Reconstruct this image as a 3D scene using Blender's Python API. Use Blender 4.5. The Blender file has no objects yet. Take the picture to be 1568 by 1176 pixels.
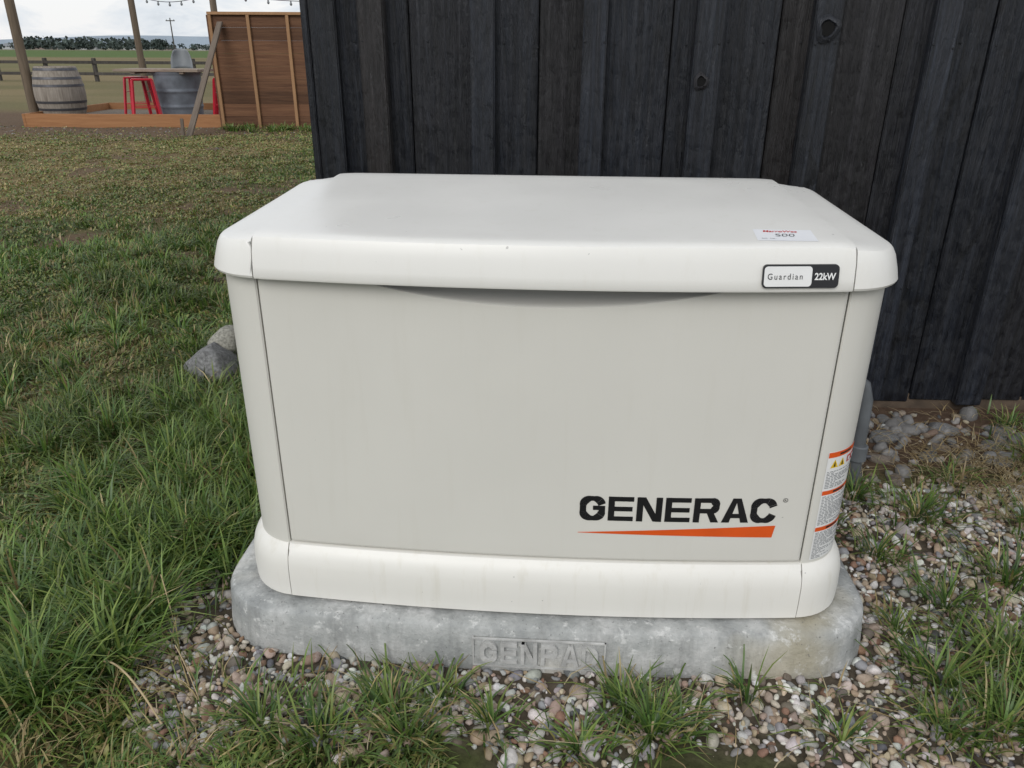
import bpy, bmesh, math, numpy as np
from mathutils import Vector, Matrix, Euler
rng=np.random.default_rng(7)
S=bpy.context.scene
S.view_settings.view_transform='Standard'
S.view_settings.look='None'; S.view_settings.exposure=0
COL=S.collection
def smooth(a,lo,hi):
    t=np.clip((a-lo)/(hi-lo),0,1); return t*t*(3-2*t)
def _h(i,j,s):
    v=np.sin(i*127.1+j*311.7+s*74.7)*43758.5453
    return v-np.floor(v)
def vn(x,y,sc,seed):
    X=np.asarray(x,float)/sc; Y=np.asarray(y,float)/sc
    ix=np.floor(X); iy=np.floor(Y); fx=X-ix; fy=Y-iy
    fx=fx*fx*(3-2*fx); fy=fy*fy*(3-2*fy)
    a=_h(ix,iy,seed);b=_h(ix+1,iy,seed);c=_h(ix,iy+1,seed);d=_h(ix+1,iy+1,seed)
    return (a*(1-fx)+b*fx)*(1-fy)+(c*(1-fx)+d*fx)*fy
def fbm(x,y,sc,seed,o=3):
    r=0;w=0;a=1
    for k in range(o):
        r=r+a*vn(x,y,sc/2**k,seed+k*3.3); w+=a; a*=.55
    return r/w
# ---------------------------------------------------------------- materials
def newmat(name):
    m=bpy.data.materials.new(name); m.use_nodes=True
    nt=m.node_tree; b=nt.nodes['Principled BSDF']; return m,nt,b
def N(nt,t,**k):
    n=nt.nodes.new(t)
    for a,v in k.items(): setattr(n,a,v)
    return n
def L(nt,a,b): nt.links.new(a,b)
def mapping(nt,scale,coord='Object',rnd=False):
    tc=N(nt,'ShaderNodeTexCoord'); mp=N(nt,'ShaderNodeMapping'); mp.inputs['Scale'].default_value=scale
    L(nt,tc.outputs[coord],mp.inputs['Vector'])
    if rnd:
        oi=N(nt,'ShaderNodeObjectInfo'); mu=N(nt,'ShaderNodeMath',operation='MULTIPLY'); mu.inputs[1].default_value=37.0
        cx=N(nt,'ShaderNodeCombineXYZ'); L(nt,oi.outputs['Random'],mu.inputs[0])
        for i in range(3): L(nt,mu.outputs[0],cx.inputs[i])
        L(nt,cx.outputs[0],mp.inputs['Location'])
    return mp.outputs[0]
def ramp(nt,fac,stops):
    r=N(nt,'ShaderNodeValToRGB'); e=r.color_ramp.elements
    while len(e)<len(stops): e.new(.5)
    for k,(p,c) in enumerate(stops):
        e[k].position=p; e[k].color=(*c,1) if len(c)==3 else c
    L(nt,fac,r.inputs[0]); return r.outputs[0]
def noise(nt,vec,scale,detail=4,rough=.55,dist=0):
    n=N(nt,'ShaderNodeTexNoise'); n.inputs['Scale'].default_value=scale; n.inputs['Detail'].default_value=detail
    n.inputs['Roughness'].default_value=rough; n.inputs['Distortion'].default_value=dist
    if vec: L(nt,vec,n.inputs['Vector'])
    return n.outputs[0]
def bump(nt,b,h,strength,dist=.01,prev=None):
    n=N(nt,'ShaderNodeBump'); n.inputs['Strength'].default_value=strength; n.inputs['Distance'].default_value=dist
    L(nt,h,n.inputs['Height'])
    if prev: L(nt,prev,n.inputs['Normal'])
    L(nt,n.outputs[0],b.inputs['Normal']); return n.outputs[0]
def mixc(nt,f,a,b,mode='MIX'):
    n=N(nt,'ShaderNodeMix',data_type='RGBA',blend_type=mode)
    for s,v in ((0,f),(6,a),(7,b)):
        if isinstance(v,(int,float)): n.inputs[s].default_value=v
        elif isinstance(v,tuple): n.inputs[s].default_value=(*v,1)
        else: L(nt,v,n.inputs[s])
    return n.outputs[2]
def m_simple(name,c,rough=.6,metal=0,var=.15,sc=20,bmp=0,bd=.002):
    m,nt,b=newmat(name); v=mapping(nt,(1,1,1))
    n=noise(nt,v,sc)
    lo=tuple(x*(1-var) for x in c); hi=tuple(min(1,x*(1+var)) for x in c)
    L(nt,ramp(nt,n,[(.3,lo),(.7,hi)]),b.inputs['Base Color'])
    b.inputs['Roughness'].default_value=rough; b.inputs['Metallic'].default_value=metal
    if bmp: bump(nt,b,noise(nt,v,sc*6),bmp,bd)
    return m
def m_paint(name,c,dirt=.5,rough=.42,speck=.79):
    m,nt,b=newmat(name); v=mapping(nt,(1,1,1))
    big=noise(nt,v,3.0,5,.6)
    base=ramp(nt,big,[(.3,tuple(x*.96 for x in c)),(.75,c)])
    sp=noise(nt,v,85,2,.5); spm=ramp(nt,sp,[(speck,(0,0,0)),(speck+.03,(.8,.8,.8))])
    c2=mixc(nt,spm,base,tuple(x*.5 for x in c))
    st=noise(nt,mapping(nt,(14,14,1.2)),3,4,.6); stm=ramp(nt,st,[(.55,(0,0,0)),(.85,(dirt*.5,)*3)])
    c3=mixc(nt,stm,c2,(c[0]*.78,c[1]*.75,c[2]*.67))
    L(nt,c3,b.inputs['Base Color'])
    L(nt,ramp(nt,big,[(.3,(rough-.06,)*3),(.7,(rough+.1,)*3)]),b.inputs['Roughness'])
    bump(nt,b,noise(nt,v,420,2),.15,.0006)
    return m
M_lid=m_paint('cream_plastic',(.785,.775,.735),.45,.32,.775)
M_door=m_paint('grey_beige_door',(.685,.672,.620),.35,.40,.80)
M_base=m_paint('cream_base',(.78,.765,.715),1.1,.38,.755)
M_inner=m_simple('dark_inner',(.03,.03,.03),.8)  # near-black colour stands in for shade behind the panels
M_black=m_simple('black_print',(.012,.012,.014),.35)
M_white=m_simple('white_print',(.78,.78,.77),.4,var=.03)
M_stick=m_simple('sticker_paper',(.86,.87,.89),.35,var=.02)
M_orange=m_simple('orange_print',(.70,.095,.012),.4,var=.05)
M_yellow=m_simple('yellow_print',(.75,.5,.02),.4,var=.05)
M_red=m_simple('red_print',(.6,.02,.02),.4,var=.05)
M_greytext=m_simple('grey_text',(.22,.23,.24),.5)
def m_attr(name,rough=.7,transl=0,fine=60,var=.35,bmp=0,spec=.3):
    m,nt,b=newmat(name)
    a=N(nt,'ShaderNodeAttribute'); a.attribute_name='col'
    v=mapping(nt,(1,1,1)); n=noise(nt,v,fine,4,.65)
    g=ramp(nt,n,[(.25,(1-var,)*3),(.75,(1,1,1))])
    c=mixc(nt,1.0,a.outputs['Color'],g,'MULTIPLY')
    L(nt,c,b.inputs['Base Color']); b.inputs['Roughness'].default_value=rough
    b.inputs['Specular IOR Level'].default_value=spec
    if bmp: bump(nt,b,noise(nt,v,fine*1.5,3),bmp,.004)
    if transl:
        tr=N(nt,'ShaderNodeBsdfTranslucent'); L(nt,c,tr.inputs[0]); mx=N(nt,'ShaderNodeMixShader'); mx.inputs[0].default_value=transl
        L(nt,b.outputs[0],mx.inputs[1]); L(nt,tr.outputs[0],mx.inputs[2])
        L(nt,mx.outputs[0],nt.nodes['Material Output'].inputs[0])
    return m
def m_wood(name,c1,c2,rough=.6,grain=(14,14,.8),bmp=.5,spec=.5,rndv=.4):
    m,nt,b=newmat(name); v=mapping(nt,grain,rnd=True)
    n=noise(nt,v,2.2,8,.65,.6); n2=noise(nt,v,9,5,.7,.2)
    col=ramp(nt,n,[(.3,c1),(.7,c2)])
    oi=N(nt,'ShaderNodeObjectInfo')
    vv=ramp(nt,oi.outputs['Random'],[(0,(1-rndv,)*3),(1,(1,1,1))])
    L(nt,mixc(nt,1.0,col,vv,'MULTIPLY'),b.inputs['Base Color'])
    b.inputs['Roughness'].default_value=rough
    b.inputs['Specular IOR Level'].default_value=spec
    p=bump(nt,b,n2,bmp,.006); bump(nt,b,n,bmp,.012,p)
    return m
def m_stain(name,k=1.0):
    m,nt,b=newmat(name); v=mapping(nt,(1,1,1),rnd=True)
    def mp(sc):
        q=N(nt,'ShaderNodeMapping'); q.inputs['Scale'].default_value=sc; L(nt,v,q.inputs['Vector']); return q.outputs[0]
    g1=noise(nt,mp((30,30,1.3)),1.6,7,.68,1.3)
    g2=noise(nt,mp((260,260,9)),1.0,4,.7,.3)
    g3=noise(nt,mp((34,34,26)),1.0,4,.6,.5)
    g4=noise(nt,mp((7,7,3.5)),1.0,3,.5,2.0)
    s=lambda *c:tuple(q*k for q in c)
    col=ramp(nt,g1,[(.28,s(.003,.0035,.005)),(.5,s(.010,.012,.018)),(.72,s(.025,.031,.044))])
    oi=N(nt,'ShaderNodeObjectInfo')
    col=mixc(nt,ramp(nt,oi.outputs['Random'],[(.5,(0,0,0)),(.9,(.75,.75,.75))]),col,ramp(nt,g1,[(.3,s(.006,.005,.0045)),(.7,s(.030,.022,.019))]))
    col=mixc(nt,ramp(nt,g2,[(.60,(0,0,0)),(.76,(.5,.5,.5))]),col,s(.050,.057,.070))  # pale fine streaks: glossy grain highlights put into the colour
    col=mixc(nt,ramp(nt,g4,[(.60,(0,0,0)),(.72,(.7,.7,.7))]),col,s(.003,.003,.004))
    vv=ramp(nt,oi.outputs['Random'],[(0,(.6,.6,.6)),(.5,(1.0,1.0,1.0)),(1,(.75,.75,.75))])
    L(nt,mixc(nt,1.0,col,vv,'MULTIPLY'),b.inputs['Base Color'])
    L(nt,ramp(nt,g3,[(.35,(.28,.28,.28)),(.65,(.62,.62,.62))]),b.inputs['Roughness'])
    b.inputs['Specular IOR Level'].default_value=.6
    p=bump(nt,b,g3,.35,.006); p=bump(nt,b,g2,.6,.004,p); bump(nt,b,g1,.85,.016,p)
    return m
M_wall=m_stain('black_stained_wood',.85)
M_batten=m_stain('black_stained_batten',1.3)
M_trim=m_wood('black_stained_trim',(.006,.007,.009),(.016,.018,.022),.55,(26,26,1.2),.8,.5,.3)
M_cedar=m_wood('cedar_boards',(.11,.05,.027),(.23,.115,.06),.7,(.7,14,14),.3,.3,.5)
M_pine=m_wood('pine_lumber',(.32,.18,.09),(.43,.25,.13),.7,(4,14,1),.3,.3,.25)
M_deck=m_wood('treated_lumber',(.30,.14,.06),(.42,.21,.095),.7,(.8,14,14),.3,.3,.2)
M_grey=m_wood('weathered_wood',(.20,.17,.14),(.40,.36,.31),.8,(14,14,1),.4,.3,.3)
M_brace=m_wood('brace_wood',(.13,.10,.08),(.22,.18,.14),.8,(14,14,1),.4,.3,.2)
M_fence=m_wood('fence_wood',(.05,.045,.04),(.10,.09,.08),.8,(8,8,1),.3,.3,.3)
M_post=m_wood('pole_wood',(.11,.085,.06),(.22,.17,.12),.8,(12,12,.8),.4,.3,.2)
M_galv=m_simple('galvanised_steel',(.17,.19,.22),.55,.35,.25,6)
M_dgalv=m_simple('hoop_steel',(.10,.10,.11),.5,.6,.2,20)
M_stool=m_simple('red_metal',(.45,.012,.028),.35,0,.1,8)
M_conduit=m_simple('grey_pvc',(.20,.215,.225),.5,0,.1,8)
M_conduit2=m_simple('weathered_pvc',(.125,.135,.145),.5,0,.2,12)
M_rock=m_simple('rock',(.22,.22,.215),.85,0,.5,9,.7,.012)
M_roof=m_simple('metal_roof',(.05,.05,.055),.5,.3)
m,nt,b=newmat('concrete'); v=mapping(nt,(1,1,1)); M_conc=m
n=noise(nt,v,7,8,.7); n2=noise(nt,v,130,3,.6); n3=noise(nt,mapping(nt,(12,12,1.2)),2,5,.65)
c=ramp(nt,n,[(.30,(.22,.23,.23)),(.48,(.37,.38,.37)),(.66,(.58,.58,.565))])
c=mixc(nt,ramp(nt,n3,[(.48,(0,0,0)),(.70,(.65,.65,.65))]),c,(.18,.185,.18))
c=mixc(nt,ramp(nt,noise(nt,v,3.1,3,.5),[(.6,(0,0,0)),(.74,(.55,.55,.55))]),c,(.40,.34,.20))
c=mixc(nt,ramp(nt,n2,[(.64,(0,0,0)),(.72,(.7,.7,.7))]),c,(.12,.12,.115))
c=mixc(nt,ramp(nt,noise(nt,v,40,4,.7),[(.58,(0,0,0)),(.68,(.6,.6,.6))]),c,(.70,.70,.68))
L(nt,c,b.inputs['Base Color']); b.inputs['Roughness'].default_value=.85
p=bump(nt,b,n2,.6,.003); bump(nt,b,n,.6,.010,p)
M_conc2=m_simple('worn_concrete',(.46,.46,.445),.9,0,.25,30,.5,.002)
M_ground=m_attr('ground_soil',.95,0,45,.6,.9,.1)
M_gravel=m_attr('gravel_stone',.7,0,160,.35,.15,.35)
M_grass=m_attr('grass_blade',.42,.25,30,.2,0,.45)
M_tree=m_attr('far_foliage',.9,0,.3,.3,0,.1)
# ---------------------------------------------------------------- mesh helpers
def link(o,parent=None):
    COL.objects.link(o)
    if parent: o.parent=parent
    return o
def empty(name,loc=(0,0,0),rz=0):
    o=bpy.data.objects.new(name,None); o.location=loc; o.rotation_euler=(0,0,rz); COL.objects.link(o); return o
def mesh_np(name,V,F,mat,col=None,sm=False,parent=None):
    V=np.ascontiguousarray(V,dtype=np.float32); F=np.ascontiguousarray(F,dtype=np.int32); k=F.shape[1]
    me=bpy.data.meshes.new(name); me.vertices.add(len(V)); me.vertices.foreach_set('co',V.ravel())
    me.loops.add(F.size); me.loops.foreach_set('vertex_index',F.ravel())
    me.polygons.add(len(F)); me.polygons.foreach_set('loop_start',np.arange(0,F.size,k,dtype=np.int32))
    me.update(calc_edges=True)
    me.polygons.foreach_set('use_smooth',np.full(len(F),sm,dtype=bool))
    if col is not None:
        a=me.color_attributes.new('col','FLOAT_COLOR','POINT')
        c=np.ones((len(V),4),np.float32); c[:,:3]=col; a.data.foreach_set('color',c.ravel())
    me.materials.append(mat); me.validate(); me.update()
    return link(bpy.data.objects.new(name,me),parent)
def mesh(name,V,F,mat,parent=None,sm=False,ang=40,merge=0):
    me=bpy.data.meshes.new(name); me.from_pydata([tuple(v) for v in V],[],[tuple(f) for f in F])
    bm=bmesh.new(); bm.from_mesh(me)
    if merge:
        bmesh.ops.remove_doubles(bm,verts=bm.verts,dist=merge)
        bmesh.ops.dissolve_degenerate(bm,dist=merge,edges=bm.edges)
    bmesh.ops.recalc_face_normals(bm,faces=bm.faces); bm.to_mesh(me); bm.free()
    if sm:
        me.polygons.foreach_set('use_smooth',[True]*len(me.polygons)); me.set_sharp_from_angle(angle=math.radians(ang))
    me.materials.append(mat); return link(bpy.data.objects.new(name,me),parent)
def box(name,lo,hi,mat,parent=None,bev=0,rot=None):
    c=[(a+b)/2 for a,b in zip(lo,hi)]; d=[(b-a) for a,b in zip(lo,hi)]
    me=bpy.data.meshes.new(name); bm=bmesh.new(); bmesh.ops.create_cube(bm,size=1)
    bmesh.ops.scale(bm,vec=d,verts=bm.verts)
    if bev: bmesh.ops.bevel(bm,geom=list(bm.edges),offset=bev,segments=2,affect='EDGES')
    bm.to_mesh(me); bm.free(); me.materials.append(mat)
    o=bpy.data.objects.new(name,me); o.location=c
    if rot: o.rotation_euler=rot
    return link(o,parent)
def beam(name,p,q,w,d,mat,parent=None):
    p=Vector(p);q=Vector(q); o=box(name,(-w/2,-d/2,-(q-p).length/2),(w/2,d/2,(q-p).length/2),mat,parent,bev=min(w,d)*.08)
    o.location=(p+q)/2; o.rotation_euler=(q-p).to_track_quat('Z','Y').to_euler(); return o
def lathe(name,prof,mat,parent=None,n=32,loc=(0,0,0),closed=True,sm=True):
    V=[];F=[]
    for r,z in prof:
        for i in range(n):
            a=2*math.pi*i/n; V.append((r*math.cos(a),r*math.sin(a),z))
    for k in range(len(prof)-1):
        for i in range(n):
            j=(i+1)%n; F.append((k*n+i,k*n+j,(k+1)*n+j,(k+1)*n+i))
    if closed:
        F.append(tuple(range(n))[::-1]); F.append(tuple((len(prof)-1)*n+i for i in range(n)))
    o=mesh(name,V,F,mat,parent,sm); o.location=loc; return o
def tube(name,pts,r,mat,parent=None,n=10):
    cu=bpy.data.curves.new(name,'CURVE'); cu.dimensions='3D'; cu.bevel_depth=r; cu.bevel_resolution=3; cu.use_fill_caps=True
    sp=cu.splines.new('POLY'); sp.points.add(len(pts)-1)
    for i,p in enumerate(pts): sp.points[i].co=(*p,1)
    o=bpy.data.objects.new(name,cu)
    COL.objects.link(o); bpy.context.view_layer.update()
    me=bpy.data.meshes.new_from_object(o.evaluated_get(bpy.context.evaluated_depsgraph_get()))
    bpy.data.objects.remove(o); me.materials.clear(); me.materials.append(mat)
    me.polygons.foreach_set('use_smooth',[True]*len(me.polygons))
    return link(bpy.data.objects.new(name,me),parent)
def text(name,s,size,mat,fn,parent=None,sx=1,off=0,space=1,align='LEFT'):
    cu=bpy.data.curves.new(name,'FONT'); cu.body=s; cu.size=size; cu.offset=off; cu.space_character=space; cu.align_x=align
    o=bpy.data.objects.new(name,cu); COL.objects.link(o); bpy.context.view_layer.update()
    me=bpy.data.meshes.new_from_object(o.evaluated_get(bpy.context.evaluated_depsgraph_get()))
    bpy.data.objects.remove(o)
    for v in me.vertices: v.co=fn(v.co.x*sx,v.co.y)
    me.materials.clear(); me.materials.append(mat)
    return link(bpy.data.objects.new(name,me),parent)
# ---------------------------------------------------------------- generator
G=empty('standby_generator')
def bowed(x,y,a,yf,yb,bow):
    ym=(yf+yb)/2; w=max(0,(ym-y)/(ym-yf)); return y-bow*(1-min(1,(x/a)**2))*min(1,w)
NF,NC,NS=40,10,24
def ringpts(a,yf,yb,r,bow):
    P=[]
    for i in range(NF+1): P.append((-(a-r)+2*(a-r)*i/NF,yf))
    for i in range(1,NC+1):
        t=math.pi/2*i/NC; P.append((a-r+r*math.sin(t),yf+r-r*math.cos(t)))
    for i in range(1,NS+1): P.append((a,yf+r+(yb-yf-2*r)*i/NS))
    for i in range(1,NC+1):
        t=math.pi/2*i/NC; P.append((a-r+r*math.cos(t),yb-r+r*math.sin(t)))
    for i in range(1,NF+1): P.append(((a-r)-2*(a-r)*i/NF,yb))
    for i in range(1,NC+1):
        t=math.pi/2*i/NC; P.append((-(a-r)-r*math.sin(t),yb-r+r*math.cos(t)))
    for i in range(1,NS+1): P.append((-a,yb-r-(yb-yf-2*r)*i/NS))
    for i in range(1,NC):
        t=math.pi/2*i/NC; P.append((-(a-r)-r*math.cos(t),yf+r-r*math.sin(t)))
    return [(x,bowed(x,y,a,yf,yb,bow)) for x,y in P]
def loft(name,rings,zf,mat,parent,top=True,clampx=None,cap=0,seam=.4985,off=0,taper=0):
    V=[];F=[]; n=None
    def tr(x,y,z,w,rg):
        yy=y
        if clampx and abs(x)>clampx: x=math.copysign(clampx,x)
        if cap and cap*x<seam:
            x=cap*seam; ysf=bowed(seam,rg[1],rg[0],rg[1],rg[2],rg[4]); yy=max(y,ysf)
        if off: yy=yy-off if y<.3 else yy+off
        zz=z+w*zf(x,y)+(off if w>.5 else 0)
        if taper: 
            f=max(0,min(1,(y-.02)/.58)); x=x*(1-taper*f*w)
        return (x,yy,zz)
    for rg in rings:
        (a,yf,yb,r,bow,z,w)=rg
        P=ringpts(a,yf,yb,r,bow); n=len(P)
        V+= [tr(x,y,z,w,rg) for x,y in P]
    for k in range(len(rings)-1):
        for i in range(n):
            j=(i+1)%n; F.append((k*n+i,k*n+j,(k+1)*n+j,(k+1)*n+i))
    if top:
        rg=rings[-1]; a,yf,yb,r,bow,z,w=rg; P=ringpts(a,yf,yb,r,bow)
        idxF=[n-NC]+list(range(n-(NC-1),n))+list(range(0,NF+1+NC))
        bs=NF+NC+NS
        idxB=[bs+NC+NF+NC-k for k in range(0,2*NC+NF+1)]
        base=len(V)
        for f,bk in zip(idxF,idxB):
            x0,y0=P[f];x1,y1=P[bk]
            for s in range(NS+1):
                t=s/NS; x=x0+(x1-x0)*t; y=y0+(y1-y0)*t
                V.append(tr(x,y,z,w,rg))
        nc=len(idxF)
        for c_ in range(nc-1):
            for s in range(NS):
                q=base+c_*(NS+1)+s; F.append((q,q+NS+1,q+NS+2,q+1))
    return mesh(name,V,F,mat,parent,True,32,merge=2e-5)
zc0=lambda x,y:0
def crown(x,y):
    c=.026*min(1,max(0,y)/.47); c-=max(0,y-.50)*.30
    e=max(0,(abs(x)-.47)/.10); c-=.011*min(1.3,e)**1.2
    return c
crown_cap=lambda x,y: crown(x,y)-.0035*min(1,max(0,(y+.03)/.12))
lid=[(.585,.012,.59,.09,.04,.800,0),(.598,-.002,.603,.098,.0435,.794,0),(.603,-.0065,.608,.10,.0435,.792,0),(.6045,-.008,.61,.10,.0435,.796,0),
 (.602,-.0055,.607,.10,.0435,.812,0.1),(.596,-.001,.600,.098,.043,.838,.3),(.591,.0035,.594,.096,.042,.8525,.6),(.588,.006,.591,.094,.042,.8580,.8),(.582,.011,.585,.09,.041,.8612,1),(.568,.025,.571,.085,.04,.8635,1)]
TP=.035
loft('lid_centre_panel',lid,crown,M_lid,G,clampx=.4960,off=.0028,taper=TP)
for sg,nm in ((1,'lid_right_cap'),(-1,'lid_left_cap')): loft(nm,lid,crown_cap,M_lid,G,cap=sg,seam=.4988,taper=TP)
loft('lid_gap_shade',[(a-.005,f+.005,b_-.005,r,w_,z-(.0 if i<4 else .008),w) for i,(a,f,b_,r,w_,z,w) in enumerate(lid)],crown,M_inner,G,taper=TP)  # dark sheet added behind the lid seams so the gaps read as shade
base=[(.600,0,.61,.10,.034,.124,0),(.612,-.009,.622,.105,.034,.126,0),(.613,-.010,.623,.105,.034,.16,0),(.612,-.009,.622,.105,.034,.195,0),(.608,-.005,.618,.103,.033,.215,0),(.602,.001,.61,.10,.032,.229,0),(.594,.008,.604,.095,.030,.2385,0),(.58,.02,.59,.08,.0292,.241,0)]
loft('base_centre',base,zc0,M_base,G,clampx=.5045,off=.0008)
for sg,nm in ((1,'base_right_cap'),(-1,'base_left_cap')): loft(nm,base,zc0,M_base,G,cap=sg,seam=.506)
loft('base_gap_shade',[(a-.005,f+.005,b_-.005,r,w_,z-(.0 if i<3 else .005),w) for i,(a,f,b_,r,w_,z,w) in enumerate(base)],zc0,M_inner,G)  # dark sheet added to shade the base seams
BA,BYF,BYB,BR,BB=.590,.0092,.60,.09,.0292
def byf(x): return bowed(x,BYF,BA,BYF,BYB,BB)
loft('inner_body',[(.565,.075,.575,.07,.0292,.15,0),(.565,.075,.575,.07,.0292,.80,0)],zc0,M_inner,G)
def body_path():
    P=[(.5045,byf(.5045)+.012),(.5035,byf(.5035)+.003),(.506,byf(.506)+.0003)]
    for i in range(1,17):
        t=math.pi/2*i/16; x=BA-BR+BR*math.sin(t); y=BYF+BR-BR*math.cos(t)
        if x>.507: P.append((x,bowed(x,y,BA,BYF,BYB,BB)))
    for i in range(1,13): 
        y=BYF+BR+(BYB-BYF-2*BR)*i/12; P.append((BA,y))
    for i in range(1,9):
        t=math.pi/2*i/8; P.append((BA-BR+BR*math.cos(t),BYB-BR+BR*math.sin(t)))
    P.append((0,BYB)); return P
bp=body_path()
for nm,sg in (('right_corner_panel',1),('left_corner_panel',-1)):
    V=[];F=[]
    for z in (.236,.5,.802):
        V+=[(sg*x,y,z) for x,y in bp]
    n=len(bp)
    for k in range(2):
        for i in range(n-1): F.append((k*n+i,k*n+i+1,(k+1)*n+i+1,(k+1)*n+i))
    mesh(nm,V,F,M_door,G,True,35)
def zcrease(x): return .808-.057*max(0,1-abs(x/.39)**2.0)
xs=[-.5005,-.5012,-.499,-.494]+list(np.linspace(-.48,.48,81))+[.494,.499,.5012,.5005]
yo=[.014,.004,.0008,0]+[0]*81+[0,.0008,.004,.014]
V=[];F=[]
zr=[('b',.2425,.012),('b',.2432,.003),('b',.2455,.0005),('b',.25,0)]+[('m',t,0) for t in np.linspace(.05,1,14)]+[('t',t,0) for t in (.02,.06,.12,.25,.5,.75,1.0)]
for kind,zv,dy in zr:
    for x,yy in zip(xs,yo):
        zt=float(zcrease(x))
        if kind=='b': z=zv;d2=dy
        elif kind=='m': z=.25+(zt-.25)*zv; d2=0
        else:
            q=(.812-zt); z=zt+q*zv; d2=q*(1.25*zv**.62)*min(1,zv*12)
            d2=min(d2,.062)
        V.append((x,byf(x)-.0005+yy+d2,z))
n=len(xs)
for k in range(len(zr)-1):
    for i in range(n-1): F.append((k*n+i,k*n+i+1,(k+1)*n+i+1,(k+1)*n+i))
mesh('front_door',V,F,M_door,G,True,50)
for sg in (1,-1):
    for k in range(9):
        z=.33+k*.045
        box('side_louvre_%d'%(k+(9 if sg<0 else 0)),(sg*.5905-.003,.18,z),(sg*.5905+.003,.48,z+.018),M_door,G,bev=.002)
def glyph(ch,W,H,s,t):
    P=[]
    def rect(x0,y0,x1,y1): P.append([(x0,y0),(x1,y0),(x1,y1),(x0,y1)])
    def stroke(pts):
        pts=[Vector(p) for p in pts]; Lf=[];Rt=[]
        for i,p in enumerate(pts):
            d=(pts[min(i+1,len(pts)-1)]-pts[max(i-1,0)]).normalized(); nn=Vector((-d.y,d.x))
            w=s*abs(d.y)+t*abs(d.x); w=max(w,min(s,t))/2
            Lf.append(p+nn*w);Rt.append(p-nn*w)
        for i in range(len(pts)-1): P.append([tuple(Rt[i]),tuple(Rt[i+1]),tuple(Lf[i+1]),tuple(Lf[i])])
    def arc(cx,cy,rx,ry,a0,a1,n=10): return [(cx+rx*math.cos(math.radians(a0+(a1-a0)*i/n)),cy+ry*math.sin(math.radians(a0+(a1-a0)*i/n))) for i in range(n+1)]
    if ch=='E':
        rect(0,0,s,H); rect(s,0,W,t); rect(s,H-t,W,H); rect(s,H/2-t/2,W*.96,H/2+t/2)
    if ch=='N':
        rect(0,0,s,H); rect(W-s,0,W,H); P.append([(s*.2,H),(s*1.35,H),(W-s*.2,0),(W-s*1.35,0)][::-1])
    if ch in 'RP':
        rect(0,0,s,H); b0=H*.38; r=(H-b0)/2-t/2
        stroke([(s,H-t/2)]+arc(W-s/2-r*.9,H-t/2-r,r*.9,r,90,-90,10)+[(s,b0+t/2)])
        if ch=='R': P.append([(W*.50,b0+t*.3),(W*.50+s*1.1,b0+t*.3),(W*1.02,0),(W*1.02-s*1.25,0)][::-1])
    if ch=='D':
        rect(0,0,s,H); r=(H-t)/2
        stroke([(s,H-t/2)]+arc(W-s/2-r*.9,H/2,r*.9,r,90,-90,14)+[(s,t/2)])
    if ch=='A':
        W*=1.08
        P.append([(0,0),(s*1.25,0),(W/2+s*.2,H),(W/2-s*.65,H)]); P.append([(W-s*1.25,0),(W,0),(W/2+s*.65,H),(W/2-s*.2,H)])
        rect(W*.24,H*.19,W*.76,H*.19+t*.95)
    if ch in 'GC':
        r=H*.30; x0,x1,y0,y1=s/2,W-s/2,t/2,H-t/2
        p=[(x1,H*.66)]+arc(x1-r,y1-r,r,r,15,90)+arc(x0+r,y1-r,r,r,90,180)+arc(x0+r,y0+r,r,r,180,270)
        if ch=='C': p+=arc(x1-r,y0+r,r,r,270,345)+[(x1,H*.34)]
        else: p+=arc(x1-r,y0+r,r,r,270,350)+[(x1,H*.34),(x1,H*.53)]
        stroke(p)
        if ch=='G': rect(W*.52,H*.53-t*.5,W,H*.53+t*.45)
    return P
def logo(name,word,x0,z0,width,H,s,t,yfn,mat,parent,eps=.0001,solid=0,gf=.016):
    gap=width*gf; nl=len(word)
    W=(width-gap*(nl-1))/(nl+.07); V=[];F=[]; x=x0; k=0
    for ch in word:
        for poly in glyph(ch,W,H,s,t):
            k+=1; b0=len(V)
            V+=[(x+u,yfn(x+u)-eps*(k%6),z0+w) for u,w in poly]; F.append(tuple(range(b0,b0+len(poly))))
        x+=W+gap
    me=bpy.data.meshes.new(name); me.from_pydata(V,[],F); me.materials.append(mat)
    o=link(bpy.data.objects.new(name,me),parent)
    if solid:
        md=o.modifiers.new('s','SOLIDIFY'); md.thickness=solid; md.offset=0
    return o
ydoor=lambda x:byf(x)-.0012
logo('logo_lettering','GENERAC',.072,.334,.370,.053,.0118,.0100,ydoor,M_black,G)
V=[];F=[]
for i in range(25):
    t=i/24; x=.070+.368*t; zt=.3065+(.3275-.3065)*t; zb=.3055+(.3005-.3055)*t
    V+=[(x,ydoor(x),zb),(x+.004*t,ydoor(x),zt)]
for i in range(24): F.append((2*i,2*i+2,2*i+3,2*i+1))
mesh('logo_swoosh',V,F,M_orange,G)
R=[(.4535+.0046*math.cos(a),.383+.0046*math.sin(a)) for a in np.linspace(0,2*math.pi,17)]
R2=[(.4535+.0036*math.cos(a),.383+.0036*math.sin(a)) for a in np.linspace(0,2*math.pi,17)]
V=[(x,ydoor(x),z) for x,z in R+R2]; F=[(i,i+1,i+18,i+17) for i in range(16)]
mesh('registered_ring',V,F,M_black,G)
text('registered_letter','R',.0066,M_black,lambda u,v:(.4513+u,ydoor(.45),.3806+v),G)
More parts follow.
